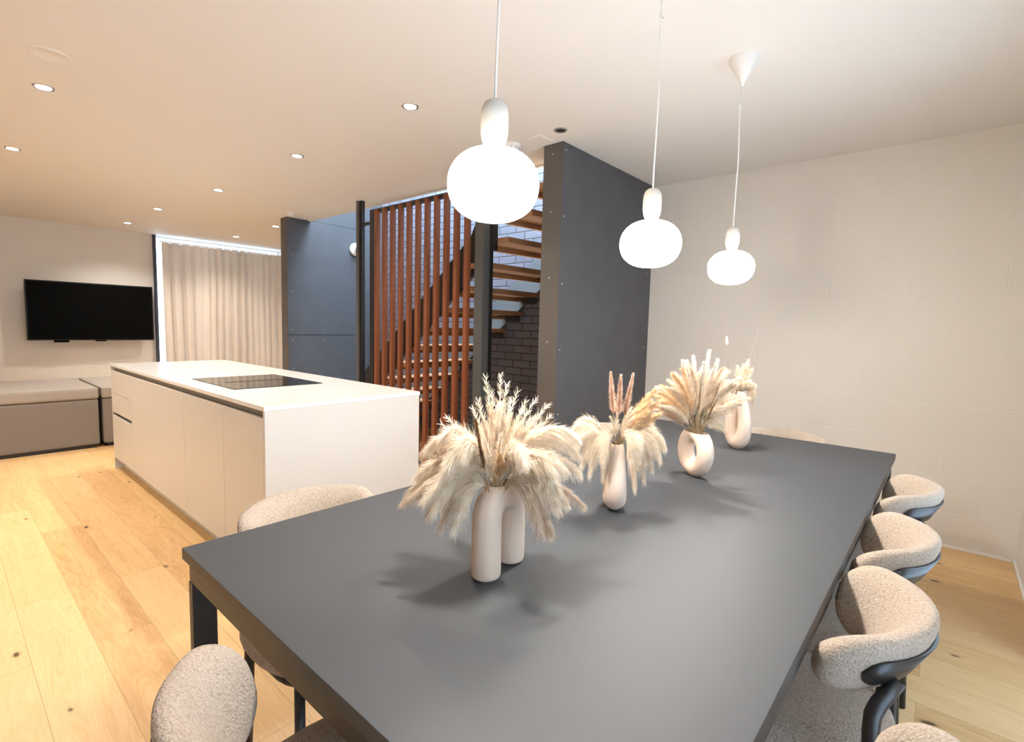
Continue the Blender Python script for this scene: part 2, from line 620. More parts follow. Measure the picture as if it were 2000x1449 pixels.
def window(name, x0, x1, z0, z1, y, mull=1, t=0.05, fm=None):
    root = bpy.data.objects.new(name, None)
    COL.objects.link(root)
    root['kind'] = 'structure'
    bm = bmesh.new()
    bx(bm, x0, x1, y, y + 0.05, z0, z0 + t)
    bx(bm, x0, x1, y, y + 0.05, z1 - t, z1)
    bx(bm, x0, x0 + t, y, y + 0.05, z0 + t, z1 - t)
    bx(bm, x1 - t, x1, y, y + 0.05, z0 + t, z1 - t)
    for i in range(mull):
        xm = x0 + (x1 - x0) * (i + 1) / (mull + 1)
        bx(bm, xm - t / 2, xm + t / 2, y, y + 0.05, z0 + t, z1 - t)
    struct('window_frame', bm, fm or BLACK, root)
    struct('window_pane', box(x0 + 0.01, x1 - 0.01, y + 0.022, y + 0.028, z0 + 0.01, z1 - 0.01), GLASS, root)
    return root


window('window_1', 2.27, XE, 0, ZC, YN + 0.12, 1, 0.015, WHITE)
window('window_2', 1.6, 2.9, 0, 2.12, YS - 0.34, 1)
window('window_3', -0.5, 1.1, 0, 2.12, YS - 0.34, 1)
# upper shaft of the stairwell with its roof light
bm = bmesh.new()
bx(bm, 3.06, 3.12, 2.12, 6.12, ZC + 0.22, 4.4)
bx(bm, 3.12, XE, 2.12, 2.2, ZC + 0.22, 4.4)
struct('wall_shaft', bm, WALLP)
struct('wall_shaft_rear', box(3.12, XE, 6.04, 6.12, ZC, 4.4), STEEL)
root = bpy.data.objects.new('window_4', None)
COL.objects.link(root)
root['kind'] = 'structure'
bm = bmesh.new()
for y in (2.2, 3.45, 4.7, 5.98):
    bx(bm, 3.12, XE, y, y + 0.05, 4.36, 4.42)
struct('window_frame', bm, BLACK, root)
struct('window_pane', box(3.12, XE, 2.2, 6.04, 4.385, 4.391), GLASS, root)
# trims
struct('trim_1', box(3.10, 3.125, 2.2, 6.04, ZC - 0.012, ZC + 0.0), WHITE)
struct('baseboard_east', box(XE - 0.012, XE, YS + 0.014, 2.02, 0, 0.018, 0.003), WHITE)
struct('baseboard_south', box(2.9, XE, YS, YS + 0.012, 0, 0.018, 0.003), WHITE)
# bright frame edge beside the curtain
struct('trim_2', box(2.235, 2.27, YN - 0.05, YN, 0, ZC), mat('dark_jamb', (0.03, 0.035, 0.06), 0.5))


# dark sheet-clad partitions either side of the stair
def screws(parent, pts, axis):
    for p in pts:
        bm = bmesh.new()
        lathe(bm, [(0, 0.003), (0.0045, 0.0022), (0.0055, 0)][::-1], 10)
        o = obj('screw', bm, SCREW, parent)
        o.location = p
        o.rotation_euler = (0, -PI / 2, 0) if axis == 'x' else (PI / 2, 0, 0)


def partition(name, x0, x1, y0, y1, face_pts, end_pts):
    root = bpy.data.objects.new(name, None)
    COL.objects.link(root)
    root['kind'] = 'structure'
    struct('panel_core', box(x0 + 0.004, x1, y0 + 0.004, y1, 0, ZC), STEEL, root)
    struct('face_sheet', box(x0 + 0.001, x1, y0, y0 + 0.0035, 0, ZC - 0.004), STEEL, root)
    struct('edge_sheet', box(x0, x0 + 0.0035, y0 + 0.002, y1, 0, ZC - 0.004), STEELW, root)
    screws(root, face_pts, 'y')
    screws(root, end_pts, 'x')


zs = [0.25, 0.75, 1.15, 1.60, 2.02, 2.44]
partition('wall_stair_front', 2.805, XE, 2.035, 2.195,
          [(2.84, 2.035, z) for z in (0.27, 0.72, 1.17, 1.62, 2.07, 2.50)] + [(4.10, 2.035, z) for z in (0.5, 1.17, 1.8)],
          [(2.805, 2.12, z) for z in (0.30, 0.75, 1.22, 1.66, 2.10, 2.48)])
partition('wall_stair_rear', 2.83, XE, 6.04, 6.2,
          [(2.89, 6.04, z) for z in (0.75, 1.10, 1.22, 1.68, 2.12)] + [(3.30, 6.04, z) for z in (1.10, 1.22)],
          [(2.83, 6.12, z) for z in (1.2, 2.2)])
struct('trim_3', box(2.834, XE, 6.037, 6.0405, 1.157, 1.161), BLACK)

# ------------------------------------------------------------ stair
YPOST0, YPOST1 = 2.86, 2.955
st = thing('staircase', 'open-riser timber staircase with dark steel stringers behind the slatted screen', 'staircase', (3.6, 4.0, 0))


def L2(o, parent):
    """parent a mesh built in world coordinates"""
    o.parent = parent
    o.matrix_parent_inverse = Matrix.Translation(parent.location).inverted()
    return o


def wobj(name, bm, m, parent, smooth=False):
    o = obj(name, bm, m, None, smooth)
    return L2(o, parent)


XN, XF = 3.12, 4.155
top = lambda y, o=0: 1.715 - 0.785 * (y - 3.70) + o
near = [(5.75, max(0, top(5.75, 0) - 0.02)), (5.75, 0.0), (5.47, 0.0), (3.10, top(3.10) - 0.36), (2.99, top(3.10) - 0.30), (2.99, 2.36), (3.08, 2.36), (3.17, top(3.17) + 0.05), (3.22, top(3.22))]
wobj('stringer', prism(bmesh.new(), near, XN, XN + 0.04), BLACK, st)
far = [(5.75, max(0, top(5.75)) + 0.02), (5.75, 0), (5.47, 0.0), (3.15, top(3.15) - 0.38), (2.25, 2.52), (2.25, 2.9), (3.0, 2.45), (3.05, top(3.05) - 0.01)]
wobj('stringer', prism(bmesh.new(), far, XF - 0.035, XF), BLUE, st)
for k in range(-5, 9):
    zt = 1.112 + 0.185 * k
    y1 = 4.19 - 0.235 * k
    y0 = y1 - 0.275
    if y0 < 2.21:
        y0 = 2.21
    bm = bmesh.new()
    xn = XN + 0.04 if k < 4 else 3.075
    bx(bm, xn, XF - 0.035, y0, y1, zt - 0.045, zt)
    bx(bm, xn, XF - 0.035, y1 - 0.035, y1, zt - 0.085, zt - 0.0452)
    if k >= 4:
        for v in bm.verts:       # winders fan gently about the newel
            if v.co.x > 3.5:
                v.co.y -= 0.05 * (k - 3)
                v.co.y = max(v.co.y, 2.2)
    wobj('tread', bm, TREAD, st)
    if k < 6:
        bm = bmesh.new()
        bx(bm, XF - 0.16, XF - 0.036, y0 + 0.05, y1 - 0.04, zt - 0.056, zt - 0.0465)
        bx(bm, XF - 0.046, XF - 0.036, y0 + 0.05, y1 - 0.04, zt - 0.11, zt - 0.056)
        wobj('tread_bracket', bm, BLACK, st)

newel = thing('newel_post', 'square dark grey steel post between the slatted screen and the stair gap', 'post', (2.95, 2.9, 0))
wobj('post', box(2.91, 2.99, YPOST0, YPOST1, 0, ZC, 0.003), POSTM, newel)
wobj('side_plate', box(2.992, 3.065, YPOST0 - 0.012, YPOST0 + 0.03, 1.93, 2.40), BLACK, newel)
wobj('side_plate', box(2.992, 3.03, YPOST0 + 0.002, YPOST0 + 0.03, 0, 1.93), BLACK, newel)
bm = bmesh.new()
lathe(bm, [(0.014, 0), (0.014, 0.006), (0.006, 0.012), (0, 0.012)], 12)
o = wobj('bolt', bm, SCREW, newel)
o.location = (3.02, YPOST0 - 0.012, 2.24)
o.rotation_euler = (PI / 2, 0, 0)
rod = tag(obj('stair_hanger_rod', box(3.0, 3.03, 3.01, 3.045, 0, 2.30, 0.002), BLACK), 'thin black steel upright just left of the grey post', 'post')
pst = thing('steel_column', 'black steel column at the left end of the slatted screen', 'post', (2.95, 4.6, 0))
wobj('column', box(2.90, 2.92, 4.635, 4.67, 0, ZC, 0.002), STEELW, pst)
wobj('flange', box(2.922, 2.96, 4.60, 4.668, 0, ZC, 0.002), BLACK, pst)
bm = bmesh.new()
bx(bm, 2.93, 2.95, 4.475, 4.60, 2.30, 2.33)
wobj('bracket', bm, BLACK, pst)

sc = thing('slatted_screen', 'red-brown timber slatted screen in a black frame before the stair', 'screen', (2.95, 3.75, 0))
bm = bmesh.new()
bx(bm, 2.93, 2.975, 3.00, 4.47, 2.405, 2.44)
bx(bm, 2.93, 2.975, 3.00, 4.47, 0.0, 0.03)
bx(bm, 2.93, 2.975, 4.41, 4.47, 0.03, 2.405)
wobj('frame', bm, BLACK, sc)
slat_px = [730.7, 746.3, 762, 778, 794, 811, 829, 847, 866, 886, 906]
n = len(slat_px)
for i in range(n):
    yc = 4.335 - i * (4.335 - 3.06) / (n - 1)
    wobj('slat', box(2.905, 2.948, yc - 0.02, yc + 0.02, 0.03, 2.425, 0.002), SLAT, sc)

wl = thing('wall_light', 'small white round fitting on the dark stair wall beside the black column', 'wall light', (3.735, 6.03, 2.28))
bm = bmesh.new()
lathe(bm, [(0.085, 0), (0.085, 0.015), (0.07, 0.035), (0, 0.04)], 24)
o = obj('backplate', bm, PLAST, wl, True)
o.rotation_euler = (PI / 2, 0, 0)
bm = bmesh.new()
lathe(bm, [(0.03, 0.03), (0.04, 0.05), (0.04, 0.1), (0, 0.105)], 20)
o = obj('lamp_head', bm, CHROME, wl, True)
o.rotation_euler = (PI / 2, 0, 0)

# ------------------------------------------------------------ curtain
cu = thing('curtain', 'full-height beige linen curtain across the far window', 'curtain', (3.2, 9.0, 0))
bm = bmesh.new()
nx, nz = 420, 14
xa, xb = 2.335, XE - 0.01
ph = [random.uniform(0, 6.28) for _ in range(8)]
grid = []
for j in range(nz + 1):
    z = 0.015 + (2.445 - 0.015) * j / nz
    tz = j / nz
    row = []
    for i in range(nx + 1):
        s = i / nx
        x = xa + (xb - xa) * s
        a = 2 * PI * 16 * s + 1.9 * math.sin(6 * s + ph[0]) + 1.1 * math.sin(15 * s + ph[1]) + (1 - tz) * 1.3 * math.sin(8 * s + ph[2])
        amp = (0.034 + 0.012 * (1 - tz)) * (0.75 + 0.35 * math.sin(13 * s + ph[3]) + 0.2 * math.sin(29 * s + ph[5]))
        if s < 0.05:
            amp *= s / 0.05
        y = 9.0 + amp * (math.sin(a) + 0.25 * math.sin(2 * a + ph[4]))
        row.append(bm.verts.new((x + 0.012 * math.cos(a), y, z)))
    grid.append(row)
for j in range(nz):
    for i in range(nx):
        bm.faces.new((grid[j][i], grid[j][i + 1], grid[j + 1][i + 1], grid[j + 1][i]))
o = wobj('drape', bm, CURT, cu, True)
wobj('track', box(2.3, XE - 0.002, 8.985, 9.015, 2.447, 2.462), PLAST, cu)

# ------------------------------------------------------------ television
tv = thing('television', 'large black flat television mounted on the far left wall', 'television', (1.49, 8.95, 1.38))
wobj('screen', box(0.825, 2.165, 8.938, 8.944, 1.005, 1.755), TVB, tv)
bm = box(0.81, 2.18, 8.944, 8.985, 0.99, 1.77, 0.006)
wobj('bezel', bm, mat('tv_casing', (0.006, 0.006, 0.006), 0.5), tv)
wobj('wall_bracket', box(1.3, 1.7, 8.985, YN - 0.001, 1.15, 1.6), BLACK, tv)
bm = bmesh.new()
bx(bm, 1.07, 1.22, 8.95, 8.98, 0.962, 0.99)
wobj('sensor', bm, TVB, tv)
wobj('cable_clip', box(1.5, 1.62, 8.95, 8.98, 0.975, 0.99), TVB, tv)

# ------------------------------------------------------------ sofa modules


def sofa(x0, x1, label):
    y0, y1 = 6.42, 7.62
    t = thing('sofa_module', label, 'sofa', ((x0 + x1) / 2, (y0 + y1) / 2, 0), 0)
    wobj('base', box(x0, x1, y0, y1, 0.035, 0.495, 0.02, 3), SOFA, t, False)
    bm = box(x0 - 0.004, x1 + 0.004, y0 - 0.01, y1, 0.497, 0.605, 0.03, 4)
    wobj('cushion', bm, SOFA_LIT, t, False)
    pts = [(x0 + 0.02, y0 + 0.0, 0.598), (x1 - 0.02, y0, 0.598), (x1 - 0.0, y0 + 0.02, 0.598), (x1 - 0.0, y1 - 0.02, 0.598), (x1 - 0.02, y1, 0.598), (x0 + 0.02, y1, 0.598), (x0, y1 - 0.02, 0.598), (x0, y0 + 0.02, 0.598)]
    wobj('piping', tube(bmesh.new(), pts, 0.006, 6, True), SOFA_LIT, t)
    wobj('plinth', box(x0 + 0.03, x1 - 0.03, y0 + 0.03, y1 - 0.03, 0, 0.035), BLACK, t)


sofa(-1.4, 1.075, 'long grey-taupe upholstered sofa module cut by the left edge of the picture')
sofa(1.105, 2.3, 'grey-taupe sofa module mostly hidden behind the kitchen island')

# ------------------------------------------------------------ island
X0, X1, Y0, Y1 = 1.0, 1.905, 2.385, 5.44
isl = thing('kitchen_island', 'beige handleless kitchen island cabinet on the oak floor', 'cabinet', ((X0 + X1) / 2, (Y0 + Y1) / 2, 0))
wobj('carcass', box(X0 + 0.05, X1 - 0.02, Y0 + 0.021, Y1 - 0.021, 0.1, 0.895), LAC, isl)
wobj('end_panel', box(X0 + 0.001, X1, Y0, Y0 + 0.02, 0, 0.898, 0.001), LAC, isl)
wobj('end_panel', box(X0 + 0.001, X1, Y1 - 0.02, Y1, 0, 0.898, 0.001), LAC, isl)
wobj('back_panel', box(X1 - 0.019, X1 - 0.001, Y0 + 0.022, Y1 - 0.022, 0, 0.897), LAC, isl)
wobj('plinth', box(X0 + 0.07, X0 + 0.085, Y0 + 0.021, Y1 - 0.021, 0, 0.099), LAC, isl)
wobj('handle_channel', box(X0 + 0.03, X0 + 0.049, Y0 + 0.021, Y1 - 0.021, 0.83, 0.896), GROOVE, isl)


def front(name, y0, y1, z0, z1):
    return wobj(name, box(X0, X0 + 0.02, y0 + 0.0015, y1 - 0.0015, z0, z1, 0.001), LAC, isl)


ztop = 0.862
front('door', Y0 + 0.021, 2.90, 0.105, ztop)
front('door', 2.90, 3.54, 0.105, ztop)
front('door', 3.54, 4.80, 0.105, ztop)
front('drawer', 4.80, Y1 - 0.021, 0.672, ztop)
front('drawer', 4.80, Y1 - 0.021, 0.508, 0.669)
front('drawer', 4.80, Y1 - 0.021, 0.105, 0.478)
wobj('handle_channel', box(X0 + 0.022, X0 + 0.049, 4.805, Y1 - 0.03, 0.47, 0.516), BLACK, isl)
wt = tag(obj('worktop', box(X0 - 0.003, X1 + 0.004, Y0 - 0.004, Y1 + 0.004, 0.8985, 0.92, 0.0015), QUARTZ), 'glossy white quartz worktop lying on the kitchen island', 'worktop')
hob = thing('induction_hob', 'black glass induction hob set in the white island worktop', 'hob', (1.39, 3.42, 0.92))
wobj('glass', box(1.125, 1.665, 3.08, 3.79, 0.9202, 0.9245, 0.001), GLASSB, hob)
bm = bmesh.new()
bx(bm, 1.20, 1.60, 3.424, 3.432, 0.9247, 0.9252)
bx(bm, 1.20, 1.60, 3.444, 3.452, 0.9247, 0.9252)
wobj('vent_slot', bm, HOBLINE, hob)

# ------------------------------------------------------------ dining table
TX0, TX1, TY0, TY1, TZ = 0.385, 3.06, 0.167, 1.41, 0.75
tb = thing('dining_table', 'long charcoal-topped dining table with dark metal frame', 'table', ((TX0 + TX1) / 2, (TY0 + TY1) / 2, 0))
bm = box(TX0, TX1, TY0, TY1, TZ - 0.028, TZ, 0.0012)
for f in bm.faces:
    f.material_index = 0 if f.calc_center_median().z > TZ - 0.0011 else 1
o = wobj('tabletop', bm, TTOP, tb)
o.data.materials.append(TEDGE)
bm = bmesh.new()
i = 0.012
bx(bm, TX0 + i, TX1 - i, TY0 + i, TY0 + i + 0.025, 0.665, 0.7215)
bx(bm, TX0 + i, TX1 - i, TY1 - i - 0.025, TY1 - i, 0.665, 0.7215)
bx(bm, TX0 + i, TX0 + i + 0.025, TY0 + i + 0.025, TY1 - i - 0.025, 0.665, 0.7215)
bx(bm, TX1 - i - 0.025, TX1 - i, TY0 + i + 0.025, TY1 - i - 0.025, 0.665, 0.7215)
wobj('apron', bm, TLEG, tb)
for sx in (0, 1):
    for sy in (0, 1):
        xa = TX0 + 0.010 if sx == 0 else TX1 - 0.065
        ya = TY0 + 0.010 if sy == 0 else TY1 - 0.035
        wobj('leg', box(xa, xa + 0.055, ya, ya + 0.025, 0, 0.664, 0.001), TLEG, tb)


# ------------------------------------------------------------ dining chairs
def cushion(bm, a, b, z0, z1, n=40, rings=7, ex=2.6):
    """superelliptic puffed pad"""
    zc, hz = (z0 + z1) / 2, (z1 - z0) / 2
    prev = None
    for k in range(-rings, rings + 1):
        t = k / rings * PI / 2
        s = math.cos(t) ** 0.45 if abs(k) < rings else 0.0
        z = zc + hz * math.copysign(abs(math.sin(t)) ** 0.9, t)
        if s == 0:
            ring = [bm.verts.new((0, 0, z))]
        else:
            ring = []
            for j in range(n):
                th = 2 * PI * j / n
                c, q = math.cos(th), math.sin(th)
                ring.append(bm.verts.new((a * s * math.copysign(abs(c) ** (2 / ex), c), b * s * math.copysign(abs(q) ** (2 / ex), q), z)))
        if prev:
            for j in range(n):
                A = prev[j % len(prev)], prev[(j + 1) % n % len(prev)]
                B = ring[(j + 1) % n % len(ring)], ring[j % len(ring)]
                if len(prev) == 1:
                    bm.faces.new((A[0], B[0], B[1]))
                elif len(ring) == 1:
                    bm.faces.new((A[0], A[1], B[0]))
                else:
                    bm.faces.new((*A, *B))
        prev = ring
    return bm


BR = 0.195            # backrest centreline radius
BC = 0.038             # arc centre y
BZ = 0.690            # backrest middle height
ANG = math.radians(72)


def back_pt(u, dz=0.0, off=0.0):
    """u in -1..1 along the arc; off outward; leans out with height"""
    a = u * ANG
    r = BR + off + 0.50 * dz
    return Vector((r * math.sin(a), BC - r * math.cos(a), BZ + dz))


def make_chair():
    t = thing('dining_chair', '', 'chair')
    bm = bmesh.new()
    cushion(bm, 0.24, 0.225, 0.405, 0.485)
    for v in bm.verts:
        v.co.y += 0.06
        v.co.z += 0.012 * (1 - (v.co.x / 0.245) ** 2) * (1 if v.co.z > 0.44 else 0)
    obj('seat', bm, BOUCLE, t, True)
    # curved back cushion
    bm = bmesh.new()
    nu, nv = 72, 24
    rings = []
    Ls = 2 * ANG * BR
    for i in range(nu + 1):
        e = i / nu
        u = -1 + 2 * e
        d = min(e, 1 - e) * Ls
        cap = 0.075
        q = 1.0 if d > cap else math.sqrt(max(0, 1 - (1 - d / cap) ** 2))
        cap2 = 0.028
        q2 = 1.0 if d > cap2 else math.sqrt(max(0, 1 - (1 - d / cap2) ** 2))
        hh = (0.074 + 0.008 * math.cos(u * PI / 2)) * max(q, 0.02)
        th = 0.031 * max(q2, 0.03)
        ring = []
        for j in range(nv):
            a = 2 * PI * j / nv
            c, s = math.cos(a), math.sin(a)
            dz = hh * math.copysign(abs(s) ** 0.75, s)
            of = th * math.copysign(abs(c) ** 0.85, c)
            ring.append(bm.verts.new(back_pt(u, dz, of)))
        rings.append(ring)
    for a, b in zip(rings, rings[1:]):
        for j in range(nv):
            bm.faces.new((a[j], a[(j + 1) % nv], b[(j + 1) % nv], b[j]))
    bm.faces.new(rings[0][::-1])
    bm.faces.new(rings[-1])
    bmesh.ops.recalc_face_normals(bm, faces=bm.faces[:])
    obj('backrest', bm, BOUCLE, t, True)
    # black plate wrapped around the outside
    bm = bmesh.new()
    nu = 40
    A, B = [], []
    U = 0.72
    for i in range(nu + 1):
        u = -U + 2 * U * i / nu
        d = (U - abs(u)) * ANG * BR
        h = 0.032 * (1.0 if d > 0.032 else math.sqrt(max(1e-4, 1 - (1 - d / 0.032) ** 2)))
        A.append([bm.verts.new(back_pt(u, 0.004 + s * h, 0.0375)) for s in (-1, 1)])
        B.append([bm.verts.new(back_pt(u, 0.004 + s * h, 0.026)) for s in (-1, 1)])
    for i in range(nu):
        bm.faces.new((A[i][0], A[i + 1][0], A[i + 1][1], A[i][1]))
        bm.faces.new((B[i][1], B[i + 1][1], B[i + 1][0], B[i][0]))
        bm.faces.new((A[i][1], A[i + 1][1], B[i + 1][1], B[i][1]))
        bm.faces.new((A[i][0], B[i][0], B[i + 1][0], A[i + 1][0]))
    bmesh.ops.recalc_face_normals(bm, faces=bm.faces[:])
    obj('back_plate', bm, BLACK, t, True)
    for s in (-1, 1):
        p = back_pt(0.42 * s, -0.022, 0.040)
        q = Vector((0.160 * s, -0.124, 0.612))
        pts = [Vector((0.172 * s, -0.15, 0.0)), Vector((0.167 * s, -0.138, 0.25)), Vector((0.162 * s, -0.128, 0.50)), Vector((0.1605 * s, -0.1242, 0.58)), q + Vector((0, -0.001, 0)), q.lerp(p, 0.25) + Vector((0, 0, 0.004)), q.lerp(p, 0.6), p]
        obj('leg', tube(bmesh.new(), pts, 0.0145, 14), BLACK, t, True)
        pts = [Vector((0.175 * s, 0.20, 0.0)), Vector((0.173 * s, 0.195, 0.2)), Vector((0.168 * s, 0.185, 0.395))]
        obj('leg', tube(bmesh.new(), pts, 0.0135, 14), BLACK, t, True)
    bm = bmesh.new()
    ring = []
    for j in range(32):
        th = 2 * PI * j / 32
        c, q = math.cos(th), math.sin(th)
        ring.append((0.185 * math.copysign(abs(c) ** 0.6, c), 0.045 + 0.165 * math.copysign(abs(q) ** 0.6, q), 0.38))
    tube(bm, ring, 0.0115, 8, True)
    for s in (-1, 1):
        tube(bm, [(0.15 * s, -0.10, 0.383), (0.164 * s, -0.125, 0.39), (0.163 * s, -0.13, 0.46)], 0.012, 8)
    obj('seat_frame', bm, BLACK, t, True)
    return t


chair0 = make_chair()
first = True


def place(x, y, rz, label, group):
    global first
    c = chair0 if first else copy_tree(chair0)
    first = False
    c.location = (x, y, 0)
    c.rotation_euler = (0, 0, rz)
    c['label'] = label
    c['group'] = group
    return c


G = 'boucle dining chairs around the long table'
CY = 0.192
place(2.39, CY, 0, 'beige boucle dining chair on the right side, farthest along toward the block wall', G)
place(1.785, CY, 0.03, 'beige boucle dining chair on the right side, second from the block wall', G)
place(1.285, CY - 0.004, 0.02, 'beige boucle chair on the right side, third from the block wall, black back plate showing', G)
place(0.722, CY - 0.122, 0.0, 'beige boucle dining chair on the right side, cut by the bottom edge, nearest the camera', G)
place(0.748, 1.386, PI, 'beige boucle dining chair on the island side, its back rising over the near table corner', G)
place(1.47, 1.386, PI, 'beige boucle dining chair on the island side behind the arch vase', G)
place(1.95, 1.386, PI, 'beige boucle dining chair on the island side, second from the far end', G)
place(2.44, 1.386, PI, 'beige boucle dining chair on the island side, farthest from the camera', G)
place(0.378, 0.738, -PI / 2 + 0.05, 'beige boucle dining chair at the near end of the table, bottom left', G)
place(3.036, 0.68, PI / 2, 'pale boucle dining chair at the far end of the table, only its back top showing', G)


# ------------------------------------------------------------ pendants
def make_pendant(x, y, label, zc=1.622):
    t = thing('pendant_light', label, 'pendant light', (x, y, ZC), 0, 'opal globe pendants over the table')
    dz = zc - ZC
    R, HH = 0.102, 0.079
    prof = []
    for k in range(25):
        a = -PI / 2 + PI * k / 24
        c, s = math.cos(a), math.sin(a)
        prof.append((R * max(0, c) ** 0.82, dz + HH * math.copysign(abs(s) ** 0.92, s)))
    prof[0] = (0, prof[0][1])
    prof[-1] = (0, prof[-1][1])
    prof = [p for p in prof if p[0] > 1e-5 or p in (prof[0], prof[-1])]
    obj('glass_globe', lathe(bmesh.new(), prof, 48), GLOBE, t, True)
    bm = bmesh.new()
    lathe(bm, [(0.030 * math.sin(PI * k / 12) if k else 0, dz + 0.005 - 0.022 * math.cos(PI * k / 12)) for k in range(7)], 20)
    obj('bulb', bm, BULBM, t, True)
    bm = bmesh.new()
    lathe(bm, [(0.036, dz + 0.004), (0.036, dz + 0.008), (0.016, dz + 0.022), (0.014, dz + HH - 0.006)], 20)
    obj('bulb_top_blocker', bm, PLAST, t, True)  # opaque blocker added above the bulb to halt its upward light
    z0 = dz + HH
    pr = [(0.0, z0 - 0.004), (0.019, z0 - 0.002), (0.023, z0 + 0.006), (0.0275, z0 + 0.018), (0.0305, z0 + 0.034), (0.0308, z0 + 0.055), (0.0305, z0 + 0.072), (0.0285, z0 + 0.086), (0.0235, z0 + 0.0965), (0.015, z0 + 0.1025), (0.006, z0 + 0.1045), (0, z0 + 0.105)]
    obj('cap', lathe(bmesh.new(), pr, 36), CAPM, t, True)
    bm = bmesh.new()
    cp = [(0, 0, z0 + 0.10), (0.002, 0.001, z0 + 0.16), (0.006, -0.002, -0.45), (0.002, 0.003, -0.25), (0, 0, -0.10)]
    tube(bm, cp, 0.0028, 8)
    obj('cord', bm, CORD, t, True)
    bm = bmesh.new()
    lathe(bm, [(0.0, -0.125), (0.006, -0.122), (0.012, -0.105), (0.060, -0.02), (0.062, 0.0)], 36)
    obj('canopy', bm, PLAST, t, True)
    bm = bmesh.new()
    pts = [(0.012 * math.cos(a), 0.004 * math.sin(2 * a), -0.205 + 0.010 * math.sin(a)) for a in [2 * PI * k / 16 for k in range(16)]]
    tube(bm, pts, 0.0022, 6, True)
    obj('cord_knot', bm, CORD, t, True)
    return t


make_pendant(0.842, 0.80, 'largest and nearest glowing opal pendant, left of the three over the table', 1.633)
make_pendant(1.622, 0.80, 'middle glowing opal pendant before the corner of the dark partition', 1.612)
make_pendant(2.462, 0.805, 'farthest glowing opal pendant against the block wall, canopy visible', 1.620)


# ------------------------------------------------------------ ceiling fittings
def downlight(x, y, label):
    t = thing('downlight', label, 'ceiling light', (x, y, ZC), 0, 'recessed ceiling downlights')
    bm = bmesh.new()
    lathe(bm, [(0.034, 0.0), (0.034, -0.004), (0.045, -0.004), (0.047, 0.0)], 28)
    obj('bezel', bm, CHROME, t, True)
    bm = bmesh.new()
    lathe(bm, [(0.0, -0.006), (0.033, -0.005), (0.033, -0.0005)], 28)
    obj('lens', bm, LED, t, True)
    l = bpy.data.lights.new('downlight_beam', 'SPOT')
    l.energy = SPOT_W
    l.color = SPOT_COL
    l.spot_size = math.radians(130)
    l.spot_blend = 0.8
    l.shadow_soft_size = 0.03
    o = bpy.data.objects.new('downlight_beam', l)
    COL.objects.link(o)
    o.location = (x, y, ZC - 0.02)
    return t


for x, y, lb in [
    (0.468, 3.82, 'lit downlight nearest the top left corner of the ceiling'),
    (0.468, 5.39, 'lit downlight at the left edge above the sofa'),
    (1.85, 2.42, 'lit downlight just left of the nearest pendant'),
    (1.86, 3.79, 'lit downlight above the hob, second in the middle row'),
    (1.87, 5.39, 'lit downlight above the far half of the island, third in the middle row'),
    (1.76, 6.905, 'lit downlight fourth in the middle row, toward the television wall'),
    (1.765, 8.264, 'lit downlight closest to the television wall'),
    (3.05, 8.14, 'lit downlight close to the curtain top'),
    (3.03, 6.78, 'lit downlight beside the rear dark partition'),
    (-0.9, 3.82, 'lit downlight on the ceiling left of the island, beyond the left picture edge'),
    (-0.9, 5.39, 'lit downlight above the end of the long sofa module, out of the picture'),
]:
    downlight(x, y, lb)

t = thing('dark_downlight', 'unlit dark round recessed fitting above the front dark partition', 'ceiling light', (2.645, 1.945, ZC))
bm = bmesh.new()
lathe(bm, [(0.0, -0.002), (0.03, -0.003), (0.03, 0)], 28)
obj('lens', bm, BLACK, t, True)
bm = bmesh.new()
lathe(bm, [(0.030, 0.0), (0.030, -0.005), (0.040, -0.005), (0.043, 0.0)], 28)
obj('bezel', bm, GREYP, t, True)


def detector(x, y, r, h, label):
    t = thing('smoke_detector', label, 'smoke detector', (x, y, ZC))
    bm = bmesh.new()
    lathe(bm, [(0, -h), (r * 0.55, -h), (r * 0.8, -h * 0.8), (r * 0.86, -h * 0.4)], 32)
    obj('cover', bm, PLAST, t, True)
    bm = bmesh.new()
    lathe(bm, [(r * 0.8, -h * 0.42), (r, -h * 0.4), (r, 0)], 32)
    obj('base', bm, PLAST, t, True)
    bm = bmesh.new()
    for k in range(10):
        a = 2 * PI * k / 10
        c, s = math.cos(a), math.sin(a)
        q = r * 0.845
        bx(bm, c * q - 0.004, c * q + 0.004, s * q - 0.004, s * q + 0.004, -h * 0.65, -h * 0.55)
    obj('vent', bm, GREYP, t)


detector(2.66, 2.36, 0.062, 0.045, 'white smoke detector behind the nearest pendant cap')
detector(2.75, 5.80, 0.055, 0.04, 'white smoke detector on the ceiling at the rear dark partition')
t = tag(obj('ceiling_blank_cover', lathe(bmesh.new(), [(0, -0.004), (0.068, -0.004), (0.072, -0.006), (0.078, -0.004), (0.08, 0)], 40), WHITE, None, True), 'flush white round cover on the ceiling at top left', 'ceiling cover')
t.location = (0.435, 3.33, ZC)  # plain blank plate, no device behind it
t = tag(obj('ceiling_plate', box(-0.07, 0.07, -0.05, 0.05, -0.004, 0, 0.001), WHITE), 'faint rectangular white plate on the ceiling between smoke detector and dark downlight', 'ceiling cover')
t.location = (2.70, 2.14, ZC)


